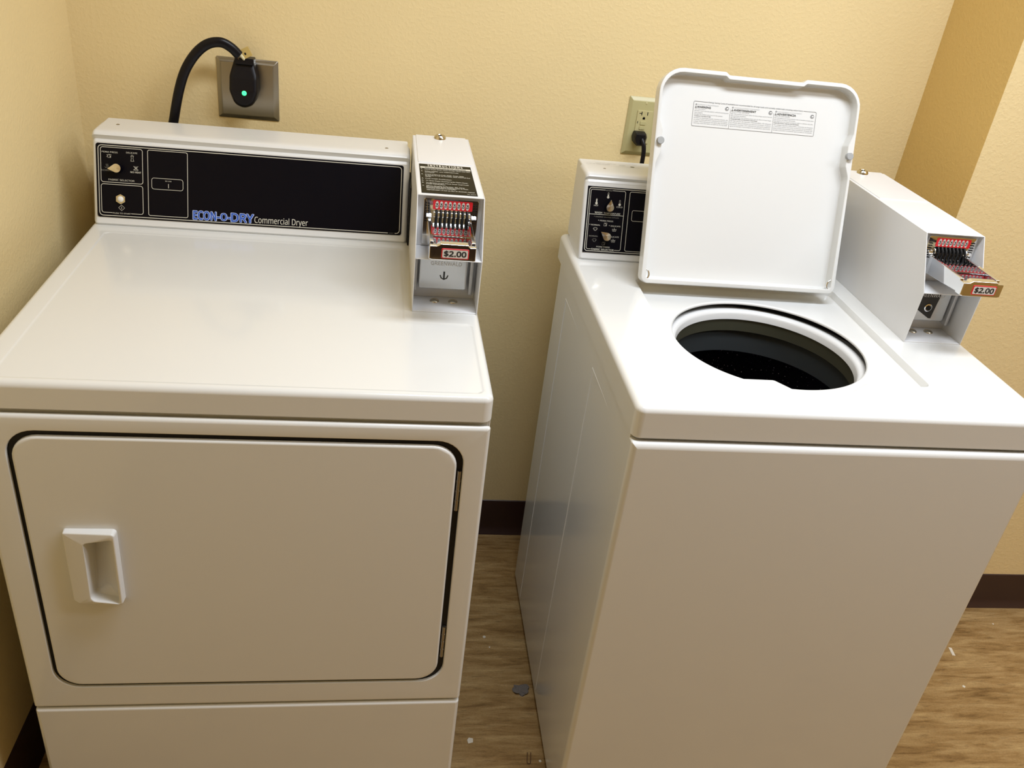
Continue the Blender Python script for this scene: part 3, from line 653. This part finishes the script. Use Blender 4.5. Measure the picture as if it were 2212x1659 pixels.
for a, b, t1, t2, t0, wh, ls in cols:
    y = LY1-.0072; text(bm, t0, a+.004, y+.0016, .0013, (b-a)*.62, 'L', z=Z, mi=1); disc(bm, a+.0020, y+.0022, .0014, .0014, Z, 12, 1)
    line(bm, [(a+.0002, y-.0034), (a+.0016, y-.0008), (a+.003, y-.0034)], .0005, Z, True)
    text(bm, t1, a+.0042, y-.0034, .0031, wh, 'L', bold=.03, z=Z); text(bm, t2, a, y-.0062, .0016, wh*.8, 'L', z=Z, mi=1)
    for i, s in enumerate(ls):
        full = len(s) > 47; text(bm, s, a, y-.0092-i*.00300, .00165, (b-a)*(.99 if full else len(s)/54), 'L', z=Z, mi=0 if s[:6] in ('POUR R', 'TO RED', 'PARA R') else 1, bold=.01, res=1)
    disc(bm, b-.0045, y-.0010, .0036, .0032, Z, 18, 1); disc(bm, b-.0036, y-.0004, .0018, .0012, Z+.0001, 12, 2); line(bm, [(b-.0065, y+.0012), (b-.0035, y+.0018), (b-.0022, y)], .0008, Z+.0001)
finish('warning_label', bm, [INKB, GREYP, LABW], lid, smooth=0, M=LM)['label'] = 'printed three-language warning label'

# ------------------------------------------------------------------ coin meters
def coin_meter(name, machine, x, y, z, washer, label):
    Mw = Matrix.Translation(machine.location) @ Matrix.Rotation(machine.rotation_euler.z, 4, 'Z')
    rt_ = empty(name, Mw @ Vector((x, y, z)), machine.rotation_euler.z); tag(rt_, label, 'coin meter')
    W, ym, zm, yf, zt, yr = .1077, -.0045, .0950, .0440, .1835, .4250
    side = [(0, 0), (ym, zm), (yf, zt), (yr-.022, zt), (yr, zt-.014), (yr, 0)]
    t = .0016
    bm = bmesh.new()
    prism(bm, side, 0, t); prism(bm, side, W-t, W)
    prism(bm, [(yf, zt), (yf+.0004, zt-t), (yr-.022, zt-t), (yr-.022, zt)], t, W-t)
    prism(bm, [(yr-.022, zt), (yr-.022, zt-t), (yr-t, zt-.015), (yr, zt-.014)], t, W-t); box(bm, t, W-t, yr-t, yr, 0, zt-.0152)
    box(bm, t, W-t, ym+.0004, .060, zm-.0016, zm)                      # shelf
    box(bm, t, W-t, .0005, .0610, 0, t)                               # floor
    box(bm, t, W-t, .0600, .0620, t, zm-.0017)                        # lower back
    box(bm, t, W-t, yf+.010, yf+.0115, zm+.0002, zt-t-.0002)          # upper back
    case = finish('case', bm, WCASE, rt_, bevel=.0006, seg=2); case['label'] = 'white sheet metal case'
    # service lid on top
    bm = bmesh.new(); slab(bm, lambda o: roundpoly(rect(.0060, W-.0060, .222, .405), .002, o, 3), zt-.0005, zt+.0012, .0006, 2); finish('service_lid', bm, WCASE, rt_)
    bm = bmesh.new(); lk = (W*.48, .3880, zt+.0012)
    rs = lathe(bm, [(.0115, lk[2]), (.0110, lk[2]+.003), (.0085, lk[2]+.0065), (.0068, lk[2]+.0065), (.0055, lk[2]+.0045)], lk[:2], 28); bm.faces.new(rs[-1]); bmesh.ops.recalc_face_normals(bm, faces=bm.faces)
    l = finish('lock', bm, NICKEL, rt_, smooth=40); l['label'] = 'round nickel cylinder lock'
    bm = bmesh.new(); cyl(bm, (lk[0], lk[1], lk[2]+.0048), .0035, .003, n=20); box(bm, lk[0]-.0006, lk[0]+.0006, lk[1]-.003, lk[1]+.003, lk[2]+.0058, lk[2]+.0068); finish('key_slot', bm, DARK, l)
    # instruction label (dryer only)
    if not washer:
        M2 = Matrix.Translation((0, 0, zt+.0003))
        ix0, ix1, iy0, iy1 = .0072, .0968, .052, .2115
        bm = bmesh.new(); slab(bm, lambda o: roundpoly(rect(ix0, ix1, iy0, iy1), .0005, o, 2), -.0002, .0004, .0001, 1)
        il = finish('instruction_label', bm, INSTR, rt_, M=M2); il['label'] = 'olive-black instruction label with cream text'
        bm = bmesh.new(); zz = .0007; Y = lambda f: iy1-f*(iy1-iy0)
        text(bm, 'I N S T R U C T I O N S', (ix0+ix1)/2, Y(.088), .0100, .0600, bold=.03, z=zz)
        poly(bm, [(ix0+.0015, Y(.165)), (ix1-.0015, Y(.165)), (ix1-.0015, Y(.105)), (ix0+.0015, Y(.105))], zz)
        text(bm, 'READ ALL INSTRUCTIONS BEFORE USING DRYER', (ix0+ix1)/2, Y(.155), .0055, .070, bold=.01, z=zz+.0002, mi=1)
        rows = [(.215, '1.', 'Check Dryer Door, Close Firmly, Clean Lint Filter', .99), (.285, '2.', 'Select FABRIC and TEMPERATURE', .72), (.325, '', 'SETTINGS', .20), (.395, '3.', 'Insert Coins in Coin Slide. Push Slide', .82), (.435, '', 'In Slowly As Far As Possible. Wait And Pull Out', .95), (.475, '', 'Slide', .12),
                (.545, '4.', 'Push START Pushbutton.', .55), (.615, '5.', 'To Stop Dryer During Cycle-Open Door.', .88), (.685, '6.', 'To Restart Dryer-Close Door And Push', .88), (.725, '', 'START Pushbutton.', .40),
                (.79, '7.', 'When Display Indicates .00, Time', .78), (.825, '', 'Remaining Is Zero. Drying Cycle Is Over.', .86), (.86, '', 'Remove Clothes Promptly.', .60), (.915, '', 'IMPORTANT: If not as dry as desired, repeat', .97)]
        for f, n_, s, wd in rows:
            if n_: text(bm, n_, ix0+.0022, Y(f), .0042, .003, 'L', z=zz, bold=.02)
            text(bm, s, ix0+.0085, Y(f), .0042, (ix1-ix0-.010)*wd, 'L', z=zz, bold=.015)
        text(bm, '35-4051', ix1-.010, Y(.975), .0030, .014, z=zz)
        finish('label_text', bm, [INK, INKB], il, smooth=0, M=M2)
    # coin slide mechanism
    px0, px1, pz0, pz1 = .0115, .0995, .1000, .1770; yp = yf+.0045
    FP = Matrix.Translation((0, yp, 0)) @ STAND
    slots = [lambda o, k=k: roundpoly(rect(.0325+.0070*k-.0021, .0325+.0070*k+.0021, .1300, .1575), .0006, o, 2) for k in range(8)]
    bm = bmesh.new(); slab(bm, lambda o: roundpoly(rect(px0, px1, pz0, pz1), .003, o, 3), -.003, 0, .0008, 2, holes=slots, hr=.0003)
    face = finish('coin_slide_plate', bm, CHROME, rt_, M=FP); face['label'] = 'chrome face plate of the coin slide'
    bm = bmesh.new(); box(bm, .029, .085, yp+.0032, yp+.005, .128, .159); finish('slot_backing', bm, DARK, face, smooth=0)
    for xa in (.0140, .0905):                                            # ribbed grips either side
        bm = bmesh.new()
        for k in range(8):
            zz = .168-.0042*k
            for xx in (xa, xa+.0038): box(bm, xx, xx+.0028, yp-.0012, yp, zz, zz+.0016)
        finish('ribbed_grip', bm, DARK, face, smooth=0)
    for k in range(8):                                                  # black levers between the coin slots
        xx = .0325+.0070*k; bm = bmesh.new()
        tube(bm, [(xx, yp-.001, .1580), (xx, yp-.006, .154), (xx, yp-.0085, .148), (xx, yp-.0065, .143), (xx, yp-.009, .137), (xx, yp-.003, .129)], .0018, 8)
        finish('coin_lever', bm, DARK, face, smooth=60)
    bm = bmesh.new()
    gp = lambda z_, h_, a_, b_: prism(bm, [(yp-.0002, z_+h_), (yp-.0015, z_+h_), (yp-.0055, z_+.0012), (yp-.0055, z_), (yp-.0002, z_)], a_, b_)
    for k in range(9):
        xx = .0290+.0070*k; gp(.1480, .0070, xx-.0018, xx+.0018); gp(.1315, .0055, xx-.0015, xx+.0015)
    gp(.1465, .0055, .0165, .0245); gp(.1465, .0055, .0885, .0965)
    finish('coin_guide', bm, CHROME, face, bevel=.0005, seg=2)
    def red(z0, z1, x0, x1, n):
        bm = bmesh.new(); slab(bm, lambda o: roundpoly(rect(x0, x1, z0, z1), .0018, o, 3), 0, .0007, .0002, 1)
        r = finish('value_label', bm, RED, face, M=FP); r['label'] = 'red label with ovals reading 25'
        bm = bmesh.new()
        for k in range(n):
            xx = .0325+.0070*k; disc(bm, xx, (z0+z1)/2, .0027, (z1-z0)*.41, .0009, 20, 0); text(bm, '25', xx, (z0+z1)/2-.0028, .0056, .0038, bold=.03, z=.0011, mi=1)
        finish('value_ovals', bm, [OVAL, INKB], r, smooth=0, M=FP)['label'] = 'silver ovals with black 25'
    red(.1590, .1745, .0262, .0895, 8); red(.1165, .1290, .0262, .0895, 8)
    # the tray that is pushed in
    tx0, tx1, ty0 = .0185, .0885, -.0660
    bm = bmesh.new()
    prism(bm, [(yp, .114), (yp, .146), (ty0+.012, .1445), (ty0+.012, .1215)], tx0, tx0+.0065)
    prism(bm, [(yp, .114), (yp, .146), (ty0+.012, .1445), (ty0+.012, .1215)], tx1-.0065, tx1)
    prism(bm, [(yp, .1125), (yp, .1145), (ty0+.012, .1330), (ty0+.012, .1215)], tx0+.0065, tx1-.0065)
    tray = finish('coin_slide', bm, CHROME, rt_, bevel=.0010, seg=2); tray['label'] = 'chrome coin slide pushed out'
    bm = bmesh.new()
    def fl(o): return roundpoly([(tx0-.0005, .1200), (tx0+.004, .1190), (tx1-.004, .1190), (tx1+.0005, .1200), (tx1+.0005, .1415), (tx1-.009, .1415), (tx1-.012, .1450), (tx0+.016, .1450), (tx0+.011, .1415), (tx0-.0005, .1415)], [.001, .001, .001, .001, .0015, .001, .001, .001, .001, .0015], o, 3)
    slab(bm, fl, -.013, 0, .0014, 3)
    hd_ = finish('slide_handle', bm, CHROME, tray, M=Matrix.Translation((0, ty0, 0)) @ STAND)
    FH = Matrix.Translation((0, ty0, 0)) @ STAND
    bm = bmesh.new(); slab(bm, lambda o: roundpoly(rect(.0365, .0780, .1225, .1385), .002, o, 4), 0, .0008, .0003, 1)
    poly(bm, roundpoly(rect(.0380, .0765, .1240, .1370), .0015, 0, 4), .0010, 1)
    text(bm, '$2.00', .05725, .1266, .0080, .0330, bold=.05, z=.0012, mi=2, res=3)
    pr = finish('price_label', bm, [RED, OVAL, INKB], tray, smooth=0, M=FH); pr['label'] = 'red and silver price label reading $2.00'
    # coin vault below
    yv = .0450; FV = Matrix.Translation((0, yv, 0)) @ STAND
    bm = bmesh.new(); slab(bm, lambda o: roundpoly(rect(.0105, .0905, .0225, .0925), .004, o, 4), -.014, 0, .002, 3)
    vt_ = finish('coin_vault', bm, VAULT, rt_, M=FV); vt_['label'] = 'pale metal coin vault front'
    bm = bmesh.new()
    box(bm, .0028, .0075, .0440, .0595, .018, .0925); finish('vault_frame', bm, GREYM, rt_, bevel=.002)
    bm = bmesh.new(); box(bm, .0940, .1000, .0400, .0595, .016, .0925); finish('vault_frame', bm, GREYM, rt_, bevel=.002)
    bm = bmesh.new()
    if washer:
        poly(bm, [(.0180, .0760), (.0720, .0760), (.0700, .0720), (.0680, .0570), (.0655, .0275), (.0610, .0275), (.0368, .0417), (.0200, .0500)], .0004, 1)  # black polygon paints a dark reflection on the shiny vault door
        text(bm, 'GREENWALD', .0535, .0680, .0062, .0500, z=.0007, mi=0)
    else:
        text(bm, 'GREENWALD', .0545, .0655, .0062, .0510, bold=.01, z=.0005, mi=0)
        cx, cz = .0520, .0475
        line(bm, [(cx, cz+.007), (cx, cz-.006)], .0028, .0006, mi=1)
        line(bm, [(cx-.0065+.0004*0, cz+.0005), (cx-.0045, cz-.0045), (cx, cz-.0068), (cx+.0045, cz-.0045), (cx+.0065, cz+.0005)], .0018, .0005, mi=1)
    bmesh.ops.recalc_face_normals(bm, faces=bm.faces)
    finish('vault_print_and_reflection', bm, [OVAL, INKB], vt_, smooth=0, M=FV)
    if washer:
        bm = bmesh.new(); rs = lathe(bm, [(.0072, 0), (.0072, .002), (.0056, .0025), (.0050, .001)], (.0530, .0480), 24); bm.faces.new(rs[-1]); bmesh.ops.recalc_face_normals(bm, faces=bm.faces)
        k = finish('vault_lock', bm, CHROME, vt_, M=FV); bm = bmesh.new(); cyl(bm, (.0530, .0480, .0012), .0044, .0012); finish('lock_face', bm, DARK, vt_, M=FV)
    for xx in (.0390, .0700):
        bm = bmesh.new(); dome(bm, (xx, .0430, t), .0080, .0036, 24); bmesh.ops.recalc_face_normals(bm, faces=bm.faces); finish('bolt', bm, NICKEL, rt_, smooth=60)['label'] = 'domed metal mounting bolt'
    return rt_
coin_meter('coin_meter', DR, .5764, .2673, ZD, False, 'white coin meter with black instruction label, standing on the dryer top')
coin_meter('coin_meter', WA, .5369, .2546, ZW, True, 'white coin meter with plain top, standing on the washing machine')

# ------------------------------------------------------------------ wall outlets and cords
def wall_plate(name, x0, x1, z0, z1, m, d, slope, holes=()):
    bm = bmesh.new(); f = lambda o: roundpoly(rect(x0, x1, z0, z1), .002, o, 3)
    o = rings(bm, [[(x, y, 0) for x, y in f(0)], [(x, y, .0016) for x, y in f(0)], [(x, y, d*.85) for x, y in f(slope*.7)], [(x, y, d) for x, y in f(slope)]])
    fill(bm, [o[-1]]); bmesh.ops.recalc_face_normals(bm, faces=bm.faces)
    return finish(name, bm, m, None, smooth=35, M=Matrix.Translation((0, -.0003, 0)) @ STAND)
pl = empty('wall_outlet', (.3230, 0, 1.1085)); tag(pl, 'square brushed steel outlet plate above the dryer', 'wall outlet')
p_ = wall_plate('cover_plate', .2655, .3830, 1.0515, 1.1675, STEEL, .0075, .010); p_.parent = pl; p_.matrix_parent_inverse = Matrix.Translation((-.3230, 0, -1.1085))
bm = bmesh.new(); cyl(bm, (.323, -.0085, 1.118), .024, .003, 'y', 28); q_ = finish('receptacle', bm, DARK, pl); q_.matrix_parent_inverse = Matrix.Translation((-.3230, 0, -1.1085))

pc = empty('power_cord', (.3230, -.010, 1.12)); tag(pc, 'thick black power cord of the dryer with green-lit plug in steel outlet', 'power cord')
INV = Matrix.Translation((-.3230, .010, -1.12))
def sub(o): o.matrix_parent_inverse = INV; return o
bm = bmesh.new()   # teardrop plug body, deeper towards the bottom
def plugloop(o): return roundpoly([(.3215-.018, 1.168), (.3215-.0265, 1.140), (.3215-.027, 1.112), (.3215-.018, 1.088), (.3215, 1.0800), (.3215+.018, 1.088), (.3215+.027, 1.112), (.3215+.0265, 1.140), (.3215+.018, 1.168)], [.002, .03, .02, .018, .02, .018, .02, .03, .002], o, 5)
def depth(z, d): return .010+(d-.010)*(.55+.45*max(0, min(1, (1.165-z)/.045)))
seq = [[(x, z, .010) for x, z in plugloop(.0)]]
for k in range(6):
    a = k/5*math.pi/2; seq.append([(x, z, depth(z, .038+.008*math.sin(a))) for x, z in plugloop(.008*(1-math.cos(a)))])
o = rings(bm, seq); fill(bm, [o[-1]]); bmesh.ops.recalc_face_normals(bm, faces=bm.faces)
plug = sub(finish('plug', bm, CORD, pc, smooth=50, M=STAND)); plug['label'] = 'black teardrop plug'
bm = bmesh.new(); box(bm, .306, .342, -.037, -.012, 1.162, 1.174); n_ = sub(finish('plug_collar', bm, CORD, pc, bevel=.002))
bm = bmesh.new(); dome(bm, (0, 0, 0), .0048, .0022); bmesh.ops.recalc_face_normals(bm, faces=bm.faces)
sub(finish('indicator_light', bm, GREEN, pc, smooth=60, M=Matrix.Translation((.3235, -.0455, 1.1110)) @ STAND))['label'] = 'glowing green indicator light'
bm = bmesh.new()
cp = [(.172, -.045, .80), (.176, -.045, .93), (.183, -.046, 1.02), (.190, -.048, 1.055), (.2035, -.050, 1.108), (.2185, -.051, 1.147), (.2395, -.052, 1.178), (.262, -.052, 1.1965), (.285, -.051, 1.2015), (.303, -.048, 1.1935), (.3165, -.044, 1.1800)]
tube(bm, spline(cp, 8), .0092, 16, flat=.75)
sub(finish('cord', bm, CORD, pc, smooth=60))
for nm, pts, m, r in (('cream_wire', [(.316, -.043, 1.184), (.323, -.036, 1.174), (.328, -.028, 1.164)], WIREW, .0030), ('brown_wire', [(.311, -.043, 1.180), (.314, -.036, 1.172), (.317, -.028, 1.163)], WIREB, .0014)):
    bm = bmesh.new(); tube(bm, spline(pts, 5), r, 10); sub(finish(nm, bm, m, pc, smooth=60))
bm = bmesh.new(); slab(bm, lambda o: roundpoly(rect(-.008, .008, -.009, .009), .001, o, 2), 0, .0012, .0003, 1)
tg = sub(finish('wire_tag', bm, BRASS, pc, M=Matrix.Translation((.3285, -.034, 1.1845)) @ Matrix.Rotation(R(-28), 4, 'Y') @ Matrix.Rotation(R(15), 4, 'Z') @ STAND)); tg['label'] = 'small yellow metal tag with a dark hole'
bm = bmesh.new(); disc(bm, -.003, -.001, .0018, .0024, .0015, 12); sub(finish('tag_hole', bm, DARK, pc, smooth=0, M=Matrix.Translation((.3285, -.034, 1.1845)) @ Matrix.Rotation(R(-28), 4, 'Y') @ Matrix.Rotation(R(15), 4, 'Z') @ STAND))

# ivory GFCI outlet
gx0, gx1, gz0, gz1 = 1.0952, 1.1672, 1.0462, 1.1665
go = empty('wall_outlet', (1.131, 0, 1.106)); tag(go, 'ivory wall outlet with test buttons, partly behind the open washer lid', 'wall outlet')
INVG = Matrix.Translation((-1.131, 0, -1.106))
a_ = wall_plate('cover_plate', gx0, gx1, gz0, gz1, IVORY, .0065, .008); a_.parent = go; a_.matrix_parent_inverse = INVG
bm = bmesh.new(); slab(bm, lambda o: roundpoly(rect(1.1150, 1.1482, 1.0725, 1.1405), .001, o, 2), 0, .0088, .0008, 2)
rc = finish('receptacle', bm, IVORY2, go, M=STAND); rc.matrix_parent_inverse = INVG
bm = bmesh.new(); d_ = .0090
for (x0, x1, z0, z1) in ((1.1235, 1.1252, 1.1305, 1.1382), (1.1192, 1.1236, 1.1340, 1.1354), (1.1360, 1.1376, 1.1312, 1.1378), (1.1155+.002, 1.1155+.0034, 1.1135, 1.1180)): poly(bm, [(x0, z0), (x1, z0), (x1, z1), (x0, z1)], d_)
disc(bm, 1.1302, 1.1252, .0026, .0026, d_); poly(bm, [(1.1276, 1.1225), (1.1328, 1.1225), (1.1328, 1.1252), (1.1276, 1.1252)], d_)
h_ = finish('socket_holes', bm, DARK, rc, smooth=0, M=STAND); h_.matrix_parent_inverse = Matrix()
for z0, z1, x0 in ((1.1110, 1.1185, 1.1240), (1.1015, 1.1085, 1.1236)):
    bm = bmesh.new(); slab(bm, lambda o: roundpoly(rect(x0, x0+.0118, z0, z1), .0012, o, 2), .008, .0104, .0006, 2); finish('test_button', bm, IVORY, rc, M=STAND)
bm = bmesh.new(); dome(bm, (1.1312, 1.1548, .006), .0030, .0016); bmesh.ops.recalc_face_normals(bm, faces=bm.faces); s_ = finish('screw', bm, IVORY2, go, smooth=60, M=STAND); s_.matrix_parent_inverse = INVG

wc_ = empty('power_cord', (1.126, -.010, 1.087)); tag(wc_, 'thin black power cord of the washing machine in the ivory outlet', 'power cord')
INVW = Matrix.Translation((-1.126, .010, -1.087))
bm = bmesh.new()
def pl2(o): return roundpoly([(1.1130, 1.0985), (1.1105, 1.088), (1.1130, 1.077), (1.1200, 1.0700), (1.1320, 1.0700), (1.1390, 1.078), (1.1405, 1.090), (1.1375, 1.0985)], .003, o, 3)
seq = [[(x, z, .0092) for x, z in pl2(0)], [(x, z, .026) for x, z in pl2(.001)], [(x, z, .030) for x, z in pl2(.004)]]
o = rings(bm, seq); fill(bm, [o[-1]]); fill(bm, [o[0]]); bmesh.ops.recalc_face_normals(bm, faces=bm.faces)
q_ = finish('plug', bm, CORD, wc_, smooth=50, M=STAND); q_.matrix_parent_inverse = INVW
bm = bmesh.new(); tube(bm, spline([(1.1290, -.028, 1.0860), (1.1330, -.034, 1.076), (1.1355, -.036, 1.060), (1.1360, -.036, 1.03), (1.1360, -.036, .97), (1.136, -.036, .90)], 6), .0048, 12)
q_ = finish('cord', bm, CORD, wc_, smooth=60); q_.matrix_parent_inverse = INVW

# ------------------------------------------------------------------ litter on the floor
def single(name, bm, m, label, cat, loc, rz=0, group=None, smooth=50):
    o = finish(name, bm, m, None, smooth=smooth); o.location = loc; o.rotation_euler = (0, 0, rz); tag(o, label, cat, group); return o
bm = bmesh.new(); bmesh.ops.create_icosphere(bm, subdivisions=3, radius=1)
for v in bm.verts:
    n_ = 1+.28*math.sin(5*v.co.x+2*v.co.y)*math.cos(4*v.co.z+3*v.co.y)+random.uniform(-.12, .12)
    v.co = Vector((v.co.x*.017*n_, v.co.y*.014*n_, max(-.2, v.co.z)*.006*n_+.0012))
single('lint_clump', bm, LINT, 'grey lint clump on the floor against the washing machine', 'lint', (.9430, -.535, 0))
bm = bmesh.new(); tube(bm, [(-.0035, .012, .0012), (-.0035, -.010, .0012), (-.0025, -.0125, .0012), (0, -.0135, .0012), (.0025, -.0125, .0012), (.0035, -.010, .0012), (.0035, .013, .0012)], .0008, 8)
single('hair_pin', bm, WIREB, 'brown U-shaped hair pin on the floor between the machines', 'hair pin', (.9400, -.705, .0), R(-8))
def bit(pts, h): 
    b = bmesh.new(); f = [b.verts.new((x, y, 0)) for x, y in pts]; g = [b.verts.new((x*.96, y*.96, h+.0006*math.sin(900*x))) for x, y in pts]; n = len(pts)
    for i in range(n): b.faces.new((f[i], f[(i+1) % n], g[(i+1) % n], g[i]))
    b.faces.new(g); b.faces.new(f[::-1]); bmesh.ops.recalc_face_normals(b, faces=b.faces); return b
single('paper_strip', bit([(-.0045, -.013), (.0035, -.014), (.0045, .012), (-.0035, .013)], .0006), PAPER, 'short cream paper strip on the floor right of the washing machine', 'paper strip', (2.0358, -.4213, 0), R(-8), smooth=0)
for loc, s, lab in (((.8731, -.3806, 0), .0042, 'white paper scrap on the floor near the middle of the gap'), ((2.0036, -.5298, 0), .0040, 'white paper scrap on the floor below the cream paper strip'), ((.8240, -.6619, 0), .0075, 'pale paper scrap on the floor nearest the dryer front'), ((2.2066, -.3285, 0), .0022, 'tiny white paper scrap near the right baseboard'), ((.8830, -.4120, 0), .0020, 'tiny white crumb beside the gap paper scrap'), ((.962, -.712, 0), .003, 'white crumb next to the brown hair pin')):
    single('paper_scrap', bit([(-s, -s*.5), (s*.3, -s*.9), (s, s*.2), (s*.1, s), (-s*.7, s*.6)], .0008), PAPER, lab, 'paper scrap', loc, random.uniform(0, 3), 'paper scraps on the floor', 0)
